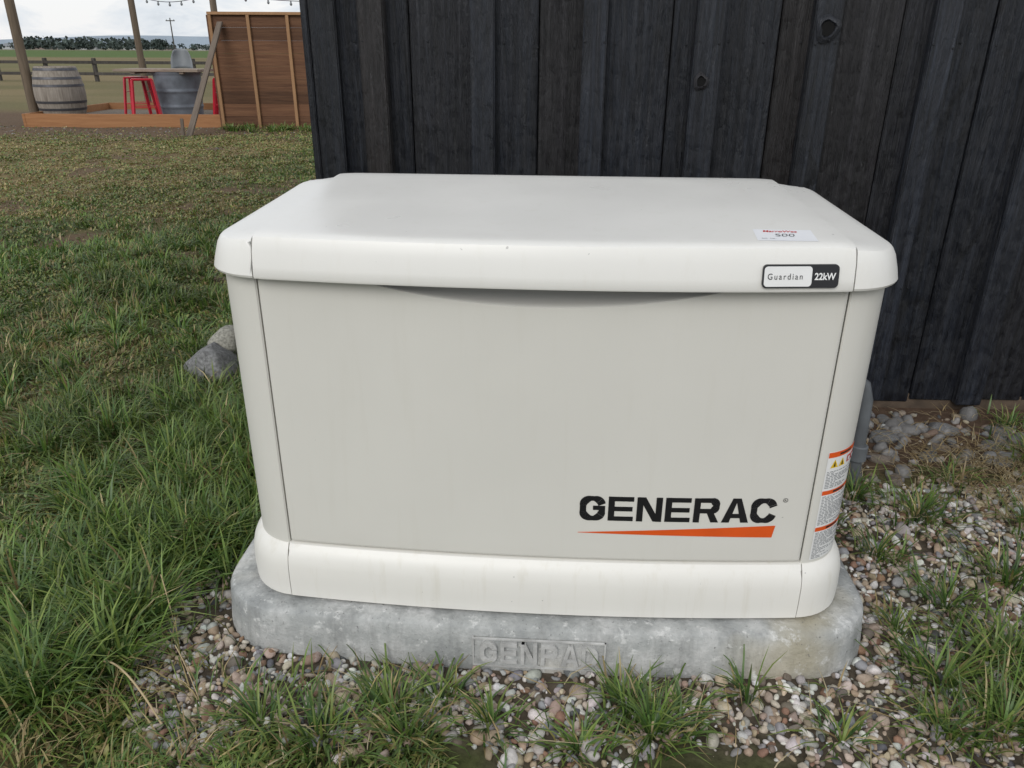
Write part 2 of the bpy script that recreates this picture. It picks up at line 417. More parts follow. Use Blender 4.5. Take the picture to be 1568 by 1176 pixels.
def rrect(name,x0,x1,z0,z1,r,lift,mat):
    out=[]
    for cx,cz,a0 in ((x1-r,z1-r,0),(x0+r,z1-r,90),(x0+r,z0+r,180),(x1-r,z0+r,270)):
        for i in range(7):
            a=math.radians(a0+15*i); out.append((cx+r*math.cos(a),cz+r*math.sin(a)))
    pf=lambda x,z,l:(x,BY(x,z)-l,z)
    V=[pf(x,z,lift) for x,z in out]+[pf(x,z,-.006) for x,z in out]; n=len(out)
    F=[tuple(range(n))]+[(i,(i+1)%n,(i+1)%n+n,i+n) for i in range(n)]
    return mesh(name,V,F,mat,G)
def ylid(x,z):
    zz=[r[5] for r in lid[2:8]]; yy=[r[1] for r in lid[2:8]]; bb=[r[4] for r in lid[2:8]]; aa=[r[0] for r in lid[2:8]]
    return float(np.interp(z,zz,yy)-np.interp(z,zz,bb)*(1-(x/np.interp(z,zz,aa))**2))-.0028
BY=lambda x,z: ylid(.407,.8185)+(x-.407)*.098+(z-.8185)*.20
rrect('badge_plate',.345,.4685,.8005,.8370,.007,.0040,M_black)
rrect('badge_white',.3475,.4245,.8030,.8345,.0055,.0047,M_white)
bf=lambda ox,oz,l:(lambda u,v:(ox+u,BY(ox+u,oz+v)-l,oz+v))
text('badge_text_left','Guardian',.0135,M_black,bf(.3525,.8145,.0056),G,sx=.88,space=1.32)
text('badge_text_right','22kW',.0150,M_white,bf(.4285,.8138,.0056),G,sx=.90,off=.0004)
ztop=lambda x,y:.8635+.0028+crown(x,y)+.0006
xs_=np.linspace(.343,.440,6); ys_=np.linspace(.004,.072,5)
V=[(x+.004*(y-.02)/.05,y,ztop(x,max(y,.0))) for y in ys_ for x in xs_]; F=[(r*6+c_,r*6+c_+1,(r+1)*6+c_+1,(r+1)*6+c_) for r in range(4) for c_ in range(5)]
mesh('lid_sticker',V,F,M_stick,G)
text('sticker_red','MarroWes',.015,M_red,lambda u,v:(.360+u+.25*v,.054+v,ztop(.36+u,.05+v)+.0008),G,sx=.85,off=.0002)
text('sticker_number','S00',.024,M_black,lambda u,v:(.374+u+.2*v,.027+v,ztop(.37+u,.03+v)+.0008),G,sx=.95,off=-.0004)
text('sticker_small','lot  no.',.008,M_greytext,lambda u,v:(.350+u,.012+v,ztop(.37+u,.015+v)+.0008),G)
def colp(th,z,l):
    t=math.radians(th); x=BA-BR+(BR)*math.sin(t); y=BYF+BR-(BR)*math.cos(t)
    return (x+l*math.sin(t),bowed(x,y,BA,BYF,BYB,BB)-l*math.cos(t),z)
def strip(a0,a1,z0,z1,l):
    n=max(1,int(abs(a1-a0)/5)); V=[];F=[]
    for i in range(n+1):
        a=a0+(a1-a0)*i/n; V+=[colp(a,z0,l),colp(a,z1,l)]
    for i in range(n): F.append((2*i,2*i+2,2*i+3,2*i+1))
    return V,F
def multi(name,items,mat,l):
    V=[];F=[]
    for a0,a1,z0,z1 in items:
        v,f=strip(a0,a1,z0,z1,l); b0=len(V); V+=v; F+=[tuple(i+b0 for i in q) for q in f]
    mesh(name,V,F,mat,G)
multi('warning_label',[(12,68,.246,.482)],M_white,.0008)
multi('label_headers',[(12.5,67.5,.470,.481),(12.5,67.5,.391,.400),(12.5,67.5,.311,.320)],M_orange,.0013)
multi('label_header_text',[(28,50,.4735,.4775),(28,50,.3935,.3975),(28,50,.3135,.3175)],M_black,.0017)
it=[]
for z0,z1 in ((.324,.388),(.404,.441),(.250,.308)):
    z=z1
    while z>z0:
        a=14.0
        while a<64:
            w=rng.uniform(2,7)
            it.append((a,min(a+w,66),z-.0016,z)); a+=w+rng.uniform(.8,2)
            if rng.random()<.06: break
        z-=.0034
multi('label_small_text',it,M_greytext,.0013)
V=[];F=[]
for k,a in enumerate((18,30)):
    b0=len(V); V+=[colp(a-1,.448,.0014),colp(a+10,.448,.0014),colp(a+4.5,.465,.0014)]; F.append((b0,b0+1,b0+2))
mesh('label_hazard_triangles',V,F,M_yellow,G)
V=[];F=[]
for k,a in enumerate((18,30)):
    b0=len(V); V+=[colp(a+3.2,.4505,.0018),colp(a+5.8,.4505,.0018),colp(a+4.8,.460,.0018),colp(a+4.2,.460,.0018)]; F.append((b0,b0+1,b0+2,b0+3))
mesh('label_marks',V,F,M_black,G)
multi('label_prohibit',[(44,52,.450,.464),(54,64,.450,.464)],M_red,.0014)
multi('label_prohibit_inner',[(45.5,50.5,.453,.461),(56,62,.453,.461)],M_white,.0018)
# ---------------------------------------------------------------- concrete pad
pad=empty('concrete_pad')
PB=.032
prings=[(.676,-.058,.69,.14,PB,-.03,0),(.675,-.057,.69,.14,PB,.03,0),(.671,-.053,.687,.14,PB,.080,0),(.669,-.051,.684,.138,PB,.104,0),(.665,-.047,.679,.134,PB,.112,0),(.658,-.040,.671,.128,.031,.1165,0),(.644,-.025,.661,.12,.03,.118,0)]
loft('pad_slab',prings,zc0,M_conc,pad)
ypad=lambda x:bowed(x,-.0565,.6745,-.0565,.69,PB)+.0005
logo('pad_raised_lettering','GENPAD',-.112,.040,.232,.050,.0075,.0085,ypad,M_conc2,pad,solid=.009,eps=.0002,gf=.032)
V=[];F=[]
fx0,fx1,fz0,fz1=-.128,.132,.030,.100
for (a0,a1,c0,c1) in ((fx0,fx1,fz0,fz0+.003),(fx0,fx1,fz1-.003,fz1),(fx0,fx0+.003,fz0,fz1),(fx1-.003,fx1,fz0,fz1)):
    b0=len(V); V+=[(a0,ypad(a0)-.001,c0),(a1,ypad(a1)-.001,c0),(a1,ypad(a1)-.001,c1),(a0,ypad(a0)-.001,c1)]; F.append((b0,b0+1,b0+2,b0+3))
o=mesh('pad_text_frame',V,F,M_conc2,pad); md=o.modifiers.new('s','SOLIDIFY'); md.thickness=.004
# ---------------------------------------------------------------- barn
B=empty('black_barn')
WY=1.22
batt=[-.548+.3265*k for k in range(0,15)]
edges=[-.730]+batt+[4.15]
for i in range(len(edges)-1):
    a,b_=edges[i],edges[i+1]
    d=rng.uniform(-.004,.004)
    if b_-a>.25:
        cut=a+(b_-a)*rng.uniform(.3,.7)
        box('siding_board_%d'%i,(a,WY+d,.055+rng.uniform(-.01,.01)),(cut-.0025,WY+.03,2.7),M_wall,B,bev=.003)
        d2=d+rng.uniform(-.006,.006)
        box('siding_board_%db'%i,(cut+.0025,WY+d2,.055+rng.uniform(-.01,.01)),(b_,WY+.03,2.7),M_wall,B,bev=.003)
    else: box('siding_board_%d'%i,(a,WY+d,.06),(b_,WY+.03,2.7),M_wall,B,bev=.002)
for i,x in enumerate(batt):
    w=rng.uniform(.034,.042)
    t=rng.uniform(-.0025,.0025)
    o=box('batten_%d'%i,(x-w,WY-.036+rng.uniform(-.004,.003),.06+rng.uniform(-.015,.01)),(x+w,WY+.002,2.7),M_batten,B,bev=.004); o.rotation_euler=(0,t,rng.uniform(-.06,.06))
box('corner_board',(-.735,WY-.028,.05),(-.655,WY+.001,2.7),M_wall,B,bev=.004)
box('side_corner_board',(-.757,WY-.030,.05),(-.7365,WY+.09,2.7),M_wall,B,bev=.003)
box('barn_core',(-.735,WY+.031,.0),(4.14,6.4,2.69),M_trim,B)
for k in range(15):
    y=WY+.3+k*.3265; box('side_batten_%d'%k,(-.757,y-.037,.06),(-.736,y+.037,2.69),M_wall,B,bev=.003)
box('foundation',(-.72,WY+.004,-.1),(4.13,WY+.03,.075),m_simple('foundation_wood',(.09,.065,.045),.9,0,.4,15,.5),B)
V=[(-1.0,WY-.25,2.72),(4.4,WY-.25,2.72),(4.4,3.8,3.9),(-1.0,3.8,3.9),(-1.0,6.7,2.72),(4.4,6.7,2.72)]
V+=[(x,y,z+.08) for x,y,z in V]
mesh('roof',V,[(0,1,2,3),(3,2,5,4),(6,7,8,9),(9,8,11,10),(0,1,7,6),(4,5,11,10),(0,3,9,6),(3,4,10,9),(1,2,8,7),(2,5,11,8)],M_roof,B)
mesh('gable',[(-.73,WY+.04,2.69),(-.73,6.4,2.69),(-.73,3.8,3.8),(4.13,WY+.04,2.69),(4.13,6.4,2.69),(4.13,3.8,3.8)],[(0,1,2),(3,4,5)],M_trim,B)
M_void=m_simple('void',(.002,.002,.002),1)  # black colour stands in for the shade inside the knot holes
def knot(x,z,r,k,dy=.03):
    V=[];F=[];n=20
    prof=[(1.7,0.001),(1.35,-.004),(1.08,-.005),(.92,-.001),(.85,.004)]
    for pr,yy in prof:
        for i in range(n):
            a=2*math.pi*i/n; rr=r*pr*(1+.10*math.sin(3*a+k)+.05*math.sin(5*a)); V.append((x+rr*math.cos(a),WY-dy+yy,z+rr*1.1*math.sin(a)))
    for q in range(len(prof)-1):
        for i in range(n): j=(i+1)%n; F.append((q*n+i,q*n+j,(q+1)*n+j,(q+1)*n+i))
    mesh('knot_rim_%d'%k,V,F,M_batten,B,True)
    V=[(x+r*.93*math.cos(2*math.pi*i/n),WY-dy-.0006,z+r*.97*math.sin(2*math.pi*i/n)) for i in range(n)]
    mesh('knot_hole_%d'%k,V,[tuple(range(n))],M_void,B)
knot(.757,1.208,.020,1,.041); knot(.418,1.066,.013,2,.041)
bmn=bmesh.new()
for x in batt:
    for xx,yy in ((x-.028,-.037),(x+.028,-.037),(x-.06,-.005),(x+.06,-.005),(x+.16,-.005)):
        for z in (.45,1.165,1.9):
            bmesh.ops.create_icosphere(bmn,subdivisions=1,radius=.0035,matrix=Matrix.Translation((xx,WY+yy,z+rng.uniform(-.01,.01)))@Matrix.Diagonal((1,.6,1,1)))
me=bpy.data.meshes.new('nail_heads'); bmn.to_mesh(me); bmn.free(); me.materials.append(M_trim); link(bpy.data.objects.new('nail_heads',me),B)
# ---------------------------------------------------------------- ground
def pad_dist(x,y):
    x=np.asarray(x,float); y=np.asarray(y,float)
    yb=y+PB*(1-np.clip(x/.676,-1,1)**2)*np.clip((.317-y)/.373,0,1)
    qx=np.abs(x)-(.676-.14); qy=np.abs(yb-.316)-(.374-.14)
    return np.hypot(np.maximum(qx,0),np.maximum(qy,0))+np.minimum(np.maximum(qx,qy),0)-.14
def gravel_mask(x,y):
    d=np.maximum(pad_dist(x,y),0); n=fbm(x,y,.16,3)-.5
    thrL=np.where(y<.05,.24,.24-.23*smooth(y,.05,.35))
    left=smooth(thrL+n*.30-d,-.03,.04)
    right=smooth(.70+n*.4-y,-.06,.08)*smooth(x,.4,.6)*smooth(2.6+n-x,0,.3)
    return np.clip(np.maximum(left,right),0,1)
def dry_mask(x,y):
    n=fbm(x,y,1.3,11,4); n2=fbm(x,y,.35,5); n3=fbm(x,y,.7,15,3)
    d=smooth(y+(n-.5)*2.5,2.6,5.6)*smooth(-x-.18*y+(n3-.5)*1.2,1.1,2.3)*.85
    return np.clip(d*(.5+.6*smooth(n3,.35,.6))+smooth(n,.52,.68)*.42+smooth(n2,.57,.73)*.4+.02,0,1)
def dirt_mask(x,y):
    n=fbm(x,y,.9,21,4); n2=fbm(x,y,.22,31)
    a=smooth(y+ (n-.5)*1.6,8.8,10.0)*smooth(16-y,0,1)*smooth(-x,2.2,5.0)
    a=np.maximum(a,smooth(n*.5+n2*.5,.57,.67)*smooth(y,.3,1.2)*.85)
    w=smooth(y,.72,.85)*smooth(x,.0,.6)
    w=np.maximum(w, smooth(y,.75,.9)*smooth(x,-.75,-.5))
    return np.clip(np.maximum(a,w),0,1)
def gh(x,y):
    d=np.maximum(pad_dist(x,y),0)
    k=smooth(d,.1,.8)
    return .018+k*(.035*(fbm(x,y,.8,41)-.5)+.05*(fbm(x,y,4.0,43)-.5)*smooth(d,1,4))*(1-smooth(np.hypot(x,y),30,60))
def geo(a,end,n): return list(a+(np.sign(end-a))*(np.geomspace(.1,abs(end-a),n)))
xs=np.array(sorted(set(geo(-9.5,-3500,60)+list(np.arange(-9.5,3.2,.05))+geo(3.2,3500,34))))
ys=np.array(sorted(set(geo(-2,-500,20)+list(np.arange(-2,16,.05))+geo(16,4500,110))))
X,Y=np.meshgrid(xs,ys); x=X.ravel(); y=Y.ravel()
V=np.stack([x,y,gh(x,y)],1)
nx,ny=len(xs),len(ys)
I=np.arange(nx*ny).reshape(ny,nx)
F=np.stack([I[:-1,:-1],I[:-1,1:],I[1:,1:],I[1:,:-1]],-1).reshape(-1,4)
def lerp(a,b,t): return a*(1-t[:,None])+b*t[:,None]
def C(*c): return np.array(c)[None,:]
c=np.repeat(C(.078,.090,.035),len(x),0)
c=lerp(c,C(.24,.185,.09),dry_mask(x,y))
c=lerp(c,C(.17,.118,.078),dirt_mask(x,y))
c=lerp(c,C(.12,.098,.073),gravel_mask(x,y))
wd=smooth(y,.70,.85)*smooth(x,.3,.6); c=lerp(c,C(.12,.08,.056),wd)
far=smooth(y,13.0,15); c=lerp(c,C(.27,.215,.115),far)
nn=fbm(x*.25,y,5,51,4); c=lerp(c,C(.17,.16,.075),far*smooth(nn,.45,.62)*.7)
nn=fbm(x*.1,y,25,53,3); c=lerp(c,C(.20,.19,.085),far*smooth(nn,.5,.6)*smooth(y,35,50)*.8)
c=lerp(c,C(.12,.18,.055),smooth(y,95,105)*(1-smooth(y,300,330)))
c=lerp(c,C(.27,.26,.19),smooth(y,330,360))
mesh_np('ground',V,F,M_ground,c,True)
# ---------------------------------------------------------------- gravel
bm=bmesh.new(); bmesh.ops.create_icosphere(bm,subdivisions=2,radius=1)
bv=np.array([v.co[:] for v in bm.verts]); bfc=np.array([[v.index for v in f.verts] for f in bm.faces]); bm.free()
vars_=[]
for k in range(14):
    v=bv.copy()
    for _ in range(5):
        nrm=rng.normal(size=3); nrm/=np.linalg.norm(nrm); dd=v@nrm; lim=rng.uniform(.5,.9)
        v=v-np.maximum(dd-lim,0)[:,None]*nrm
    v*=1+rng.normal(0,.03,(len(v),1)); vars_.append(v)
vars_=np.array(vars_)
def stones(name,px,py,pz,size,cols,flat=.6):
    n=len(px); idx=rng.integers(0,len(vars_),n); v=vars_[idx]
    sc=np.stack([size*rng.uniform(.8,1.4,n),size*rng.uniform(.6,1.0,n),size*rng.uniform(flat-.15,flat+.2,n)],1)
    v=v*sc[:,None,:]
    a=rng.uniform(0,2*np.pi,n); b_=rng.normal(0,.5,n); g=rng.normal(0,.5,n)
    ca,sa,cb,sb,cg,sg=np.cos(a),np.sin(a),np.cos(b_),np.sin(b_),np.cos(g),np.sin(g)
    Rz=np.zeros((n,3,3)); Rz[:,0,0]=ca;Rz[:,0,1]=-sa;Rz[:,1,0]=sa;Rz[:,1,1]=ca;Rz[:,2,2]=1
    Ry=np.zeros((n,3,3)); Ry[:,0,0]=cb;Ry[:,0,2]=sb;Ry[:,2,0]=-sb;Ry[:,2,2]=cb;Ry[:,1,1]=1
    Rx=np.zeros((n,3,3)); Rx[:,1,1]=cg;Rx[:,1,2]=-sg;Rx[:,2,1]=sg;Rx[:,2,2]=cg;Rx[:,0,0]=1
    Rm=Rz@Ry@Rx
    v=np.einsum('nij,nkj->nki',Rm,v)+np.stack([px,py,pz],1)[:,None,:]
    nv=v.shape[1]; F=(bfc[None]+ (np.arange(n)*nv)[:,None,None]).reshape(-1,3)
    return mesh_np(name,v.reshape(-1,3),F,M_gravel,np.repeat(cols,nv,0),True)
pal=np.array([[.78,.75,.70],[.58,.51,.42],[.44,.34,.24],[.30,.18,.12],[.50,.38,.31],[.34,.34,.34],[.14,.14,.145],[.62,.50,.36],[.48,.46,.43],[.24,.20,.16],[.86,.84,.80]])
pw=np.array([.13,.16,.13,.07,.11,.13,.06,.08,.10,.05,.05])
def pickcol(n):
    c=pal[rng.choice(len(pal),n,p=pw/pw.sum())]*rng.uniform(.72,1.08,(n,1)); return np.clip(c*rng.uniform(.95,1.05,(n,3)),0,.9)
n=34000
px=rng.uniform(-1.15,1.75,n); py=rng.uniform(-.50,1.0,n)
keep=(pad_dist(px,py)>.001)&(rng.random(n)<gravel_mask(px,py))&~(px>1.3+.6*(py+.5))
px,py=px[keep],py[keep]; n=len(px)
size=np.clip(rng.lognormal(math.log(.0076),.38,n),.0035,.021)
pz=gh(px,py)+rng.uniform(-.004,.008,n)
stones('gravel',px,py,pz,size,pickcol(n))
n=560; px=rng.uniform(.72,2.2,n); py=.64+rng.beta(1.8,1.4,n)*.54; size=np.clip(rng.lognormal(math.log(.0115),.6,n),.004,.038)
k=pad_dist(px,py)>.04; px,py,size=px[k],py[k],size[k]; n=len(px)
cl=pickcol(n)*.6; big=size>.018; cl[big]=np.array([[.19,.185,.18]])*rng.uniform(.5,1.5,(big.sum(),1))
stones('river_rocks',px,py,gh(px,py)+size*.2,size,cl,.65)
n=1300; px=rng.uniform(-9,-2.0,n); py=rng.uniform(7.8,11.2,n); k=dirt_mask(px,py)>.5; px,py=px[k],py[k]; n=len(px)
stones('dirt_pebbles',px,py,gh(px,py)-.004,rng.uniform(.008,.022,n),pickcol(n)*.35)
def rock(name,loc,s,seed,colm=M_rock):
    r=np.random.default_rng(seed); bm=bmesh.new(); bmesh.ops.create_icosphere(bm,subdivisions=4,radius=1)
    pl=[(lambda q:q/np.linalg.norm(q))(r.normal(size=3)) for _ in range(8)]
    for v in bm.verts:
        p=np.array(v.co[:])
        for q in pl:
            d=p@q
            if d>.70: p=p-(d-.70)*q*.85
        p=p*(1+.05*math.sin(5*p[0]+seed)*math.sin(4*p[1])*math.cos(6*p[2])); v.co=p
    me=bpy.data.meshes.new(name); bm.to_mesh(me); bm.free(); me.materials.append(colm)
    me.polygons.foreach_set('use_smooth',[True]*len(me.polygons))
    o=bpy.data.objects.new(name,me); o.location=loc; o.scale=s; o.rotation_euler=(0,0,seed); return link(o)
M_rock2=m_simple('pale_rock',(.34,.33,.28),.85,0,.4,9,.6,.01)
rock('boulder',(-1.27,1.35,.05),(.145,.11,.085),2)
rock('boulder',(-1.28,1.53,.07),(.10,.08,.075),5,M_rock2)
M_cob=m_simple('cobble',(.165,.165,.165),.8,0,.5,14,.6,.008)
M_cob2=m_simple('brown_cobble',(.21,.175,.145),.8,0,.5,14,.6,.008)
for i,(a,b_,s) in enumerate([(1.06,.98,.052),(1.28,1.06,.055),(1.0,.84,.042),(1.45,1.05,.045),(1.15,.86,.034),(1.22,.93,.030),(1.38,.95,.036),(.98,1.05,.040),(1.6,1.0,.045),(1.12,1.12,.032),(1.52,.86,.03),(1.0,.72,.032)]):
    rock('cobble',(a,b_,.022),(s,s*.72,s*.5),3+i*3,M_cob2 if i%3==2 else M_cob)
rock('boulder',(-1.17,1.16,.01),(.04,.035,.02),4,M_rock2)
# ---------------------------------------------------------------- grass
acc=[]
def blades(px,py,pz,ln,lean,ang,w,col,tipmix=.22,tipc=(.42,.40,.14)):
    n=len(px); s=np.array([0,.33,.68,1.0]); wd=np.array([.8,1.0,.75,.06])
    dx,dy=np.cos(ang),np.sin(ang); tx_,ty_=-dy,dx
    hor=(ln*lean)[:,None]*(s**1.7)[None]; ver=ln[:,None]*(s[None]*np.sqrt(np.maximum(1-lean**2*.6,.1))[:,None]-(.42*lean)[:,None]*(s**2.6)[None])
    cx=px[:,None]+dx[:,None]*hor; cy=py[:,None]+dy[:,None]*hor; cz=pz[:,None]+ver
    W=(w[:,None]*wd[None])/2
    A=np.stack([cx-tx_[:,None]*W,cy-ty_[:,None]*W,cz],-1); Bv=np.stack([cx+tx_[:,None]*W,cy+ty_[:,None]*W,cz],-1)
    V=np.stack([A,Bv],2).reshape(n,8,3)
    cc=np.repeat(col[:,None,:],8,1); tm=(np.repeat(s,2)**2*tipmix)[None,:,None]
    cc=cc*(1-tm)+np.array(tipc)[None,None]*tm
    acc.append((V,cc))
def gcol(n,dry):
    g=np.array([[.10,.20,.036],[.07,.155,.034],[.15,.25,.048],[.19,.26,.058],[.055,.125,.036]])[rng.integers(0,5,n)]
    d=np.array([[.44,.34,.16],[.31,.225,.11],[.30,.27,.085],[.55,.45,.24],[.22,.15,.075]])[rng.integers(0,5,n)]
    k=(rng.random(n)<dry)[:,None]; c=np.where(k,d,g); return c*rng.uniform(.7,1.3,(n,1))
Nn=265000
Fd=(rng.random(Nn)**1.05)*12.6+.55; an=rng.uniform(-.86,-.12,Nn); Lt=an*Fd
px=.019-.061*Fd+.998*Lt; py=-1.26+.998*Fd+.061*Lt
ok=~((px>-.76)&(py>1.17)) & (pad_dist(px,py)>.012)
clump=fbm(px,py,.10,61,2); clump2=fbm(px,py,.4,63,2); dens=smooth(clump*.6+clump2*.4,.28,.54)*.86+.12
gm=gravel_mask(px,py); dm=dirt_mask(px,py)
ok&=(rng.random(Nn)<dens*(1-.95*gm)*(1-.95*dm))
ok&=~((px>-9)&(px<-5.2)&(py>10.9))
px,py,Fd=px[ok],py[ok],Fd[ok]; n=len(px)
dry=dry_mask(px,py)
lush=smooth(fbm(px,py,.45,71),.40,.60)*(1-smooth(py,2.5,5)*.6)
near=(1-smooth(Fd,2,5))
ln=(.018+.030*rng.random(n)+.085*lush*rng.random(n))*(1-.45*dry)*(.8+.3*near)
ang=fbm(px,py,.13,81,2)*4*np.pi+rng.normal(0,.8,n)
lean=np.clip(rng.normal(.65,.25,n),.05,.98)
w=(.0024+.0014*rng.random(n))*(1+.40*np.maximum(Fd-1.5,0)**.9)
gc=gcol(n,np.clip(.08+dry*.85,0,1))*(.75+.5*smooth(fbm(px,py,.6,77),.35,.65))[:,None]
blades(px,py,gh(px,py)-.003,ln,lean,ang,w,gc)
k=rng.random(n)<.30
q=px[k]+rng.normal(0,.02,k.sum()); r_=py[k]+rng.normal(0,.02,k.sum())
okk=pad_dist(q,r_)>.02
q,r_=q[okk],r_[okk]; m_=len(q)
cc=np.array([[.17,.25,.06],[.27,.28,.08],[.12,.20,.05],[.34,.32,.11],[.28,.20,.09]])[rng.integers(0,5,m_)]*rng.uniform(.6,1.2,(m_,1))
blades(q,r_,gh(q,r_)+.006,rng.uniform(.012,.030,m_),rng.uniform(.6,.95,m_),rng.uniform(0,6.3,m_),rng.uniform(.005,.010,m_)*(1+.2*np.maximum(Fd[k][okk]-2,0)),cc)
def tuft(x,y,nb,r,l0,l1,dry=.06,w=.0042,br=1.0):
    a=rng.uniform(0,2*np.pi,nb); rr=np.abs(rng.normal(0,r,nb))
    X_=x+np.cos(a)*rr; Y_=y+np.sin(a)*rr
    k=pad_dist(X_,Y_)>.004; X_,Y_,a=X_[k],Y_[k],a[k]; m=len(X_)
    if m==0: return
    blades(X_,Y_,gh(X_,Y_),rng.uniform(l0,l1,m),np.clip(rng.normal(.68,.22,m),.1,.97),a+rng.normal(0,.6,m),rng.uniform(.6,1.25,m)*w,gcol(m,dry)*br)
T=[(-.27,-.21,90,.035,.06,.12),(-.375,-.28,110,.05,.06,.13),(-.18,-.17,60,.03,.05,.10),(-.23,-.27,90,.04,.06,.11),(-.08,-.23,60,.03,.05,.10),
 (.17,-.17,90,.03,.06,.12),(.21,-.235,120,.04,.06,.13),(.27,-.19,50,.03,.05,.10),(.40,-.13,30,.015,.06,.15),(.08,-.27,60,.03,.05,.09),
 (.78,-.08,130,.05,.07,.14),(.84,-.18,150,.06,.07,.15),(.74,-.2,80,.04,.05,.11),(.98,.525,140,.06,.06,.13),(.81,.34,70,.035,.05,.11),(1.077,.26,120,.06,.06,.14),
 (1.45,.85,120,.06,.06,.13),(.895,.155,80,.04,.06,.12),(.96,.02,120,.06,.06,.14),(1.25,.5,120,.06,.06,.13),(.85,.62,80,.04,.05,.11),(1.15,.7,70,.05,.05,.1),(.76,.08,50,.03,.05,.09),
 (1.5,1.08,60,.05,.05,.1),(.72,.45,50,.03,.05,.09),(.55,-.22,45,.03,.05,.09),(1.0,-.1,120,.07,.07,.15),(-.5,-.25,90,.05,.05,.12),(.9,-.02,90,.05,.06,.13),(.92,-.2,90,.05,.06,.13)]
for (x0,y0,nb,r,l0,l1) in T: tuft(x0,y0,int(nb*1.1),r,l0,l1,.12,.0044,.95)
for k in range(180):
    yy=rng.uniform(-.28,1.15); xx=-.70-abs(rng.normal(0,.24))-(.12 if yy<.15 else 0)
    tuft(xx,yy,55,.032,.06,.19,.04,.0052,1.08)
for k in range(130):
    xx=-rng.uniform(.9,2.6); yy=rng.uniform(-.3,3.5)
    if dirt_mask(xx,yy)<.4: tuft(xx,yy,45,.035,.05,.15,.08,.0052,1.08)
for k in range(80):
    xx=-rng.uniform(.8,2.4); yy=rng.uniform(3,8); tuft(xx,yy,50,.06,.05,.11,.1,.008)
for k in range(26):
    tuft(-rng.uniform(.6,1.4),rng.uniform(-.42,-.1),30,.04,.05,.10,.6,.003)
for k in range(60):
    xx=rng.uniform(-.9,1.4); yy=rng.uniform(-.4,.7)
    if pad_dist(xx,yy)>.02: tuft(xx,yy,9,.012,.03,.07,.25,.003)
for k in range(24): tuft(rng.uniform(-5.1,-3.2),rng.uniform(10.3,10.9),50,.08,.05,.14,.15,.015)
V=np.concatenate([a[0].reshape(-1,3) for a in acc]); cc=np.concatenate([a[1].reshape(-1,3) for a in acc]); nb=len(V)//8
q=np.array([[0,1,3,2],[2,3,5,4],[4,5,7,6]]); F=(q[None]+(np.arange(nb)*8)[:,None,None]).reshape(-1,4)
mesh_np('lawn_grass',V,F,M_grass,cc,True)
print('blades',nb)
acc=[]
n=1300; px=rng.normal(1.42,.2,n); py=rng.normal(.72,.12,n)
px=np.concatenate([px,rng.uniform(.7,2,420),rng.uniform(-1.2,1.2,120)]); py=np.concatenate([py,rng.uniform(.6,1.18,420),rng.uniform(-.4,-.1,120)])
k=pad_dist(px,py)>.02; px,py=px[k],py[k]; n=len(px)
sc=np.array([[.42,.32,.16],[.30,.22,.11],[.5,.42,.26]])[rng.integers(0,3,n)]
blades(px,py,gh(px,py)+.012+rng.uniform(0,.01,n),rng.uniform(.04,.13,n),np.full(n,.97),rng.uniform(0,6.3,n),rng.uniform(.0015,.003,n),sc,0)
V=acc[0][0].reshape(-1,3).copy(); V[:,2]=np.clip(V[:,2],.022,.05)
nb=len(V)//8; F=(q[None]+(np.arange(nb)*8)[:,None,None]).reshape(-1,4)
mesh_np('straw',V,F,M_grass,acc[0][1].reshape(-1,3),True)
ds=empty('dead_stalks')
M_straw=m_simple('dry_stem',(.42,.33,.19),.8)
def arcp(a,b,h,n=10): return [(a[0]+(b[0]-a[0])*t,a[1]+(b[1]-a[1])*t,a[2]+(b[2]-a[2])*t+h*4*t*(1-t)) for t in [i/n for i in range(n+1)]]
tube('stalk_1',arcp((-.83,-.17,.07),(-.66,-.29,.05),.04),.0018,M_straw,ds)
tube('stalk_2',arcp((-.74,-.06,.0),(-.80,.02,.13),.02),.0012,M_straw,ds)
tube('stalk_3',arcp((-.62,-.22,.0),(-.70,-.14,.09),.02),.0010,M_straw,ds)
# ---------------------------------------------------------------- conduit
cd=empty('electrical_conduit')
tube('riser',[(.880,.72,-.05),(.878,.72,.15),(.874,.72,.27),(.860,.72,.315),(.83,.715,.335),(.78,.70,.34),(.56,.66,.34),(.55,.58,.34)],.018,M_conduit2,cd)
lathe('coupling',[(.022,0),(.025,.003),(.025,.045),(.022,.048)],M_conduit2,cd,loc=(.88,.72,.085))
tube('clamp_bolt',[(.852,.72,.095),(.917,.72,.095)],.006,M_dgalv,cd)
# ---------------------------------------------------------------- patio group
RZ=math.radians(3.5)
def W(Lt,Fd,z=0): return (.019-.061*Fd+.998*Lt,-1.26+.998*Fd+.061*Lt,z)
D=empty('timber_patio',(-8.30,10.82,-.01),RZ)
box('front_edge',(0,0,-.05),(3.08,.045,.215),M_deck,D,bev=.004)
box('back_edge',(0,2.7,-.05),(3.08,2.745,.215),M_deck,D,bev=.004)
box('left_edge',(-.046,0,-.05),(-.001,2.745,.213),M_deck,D,bev=.004)
box('right_edge',(3.081,0,-.05),(3.126,2.745,.213),M_deck,D,bev=.004)
box('patio_fill',(0,.046,-.05),(3.08,2.699,.10),m_simple('pea_gravel_fill',(.16,.13,.10),.95,0,.4,40,.8,.01),D)
P=empty('wood_screen',W(-4.50,12.5,-.02),RZ)
wS=1.78; hS=1.66
nb=9
for i in range(nb):
    z0=.03+i*(hS-.06)/nb; box('screen_board_%d'%i,(.02,.045+.002*(i%2),z0),(wS-.02,.07,z0+(hS-.06)/nb-.0012),M_cedar,P,bev=.001)
for i,xx in enumerate((0,.56,1.14,wS-.045)):
    box('stud_%d'%i,(xx,0.002,.042),(xx+.045,.043,hS-.042),M_pine,P,bev=.002)
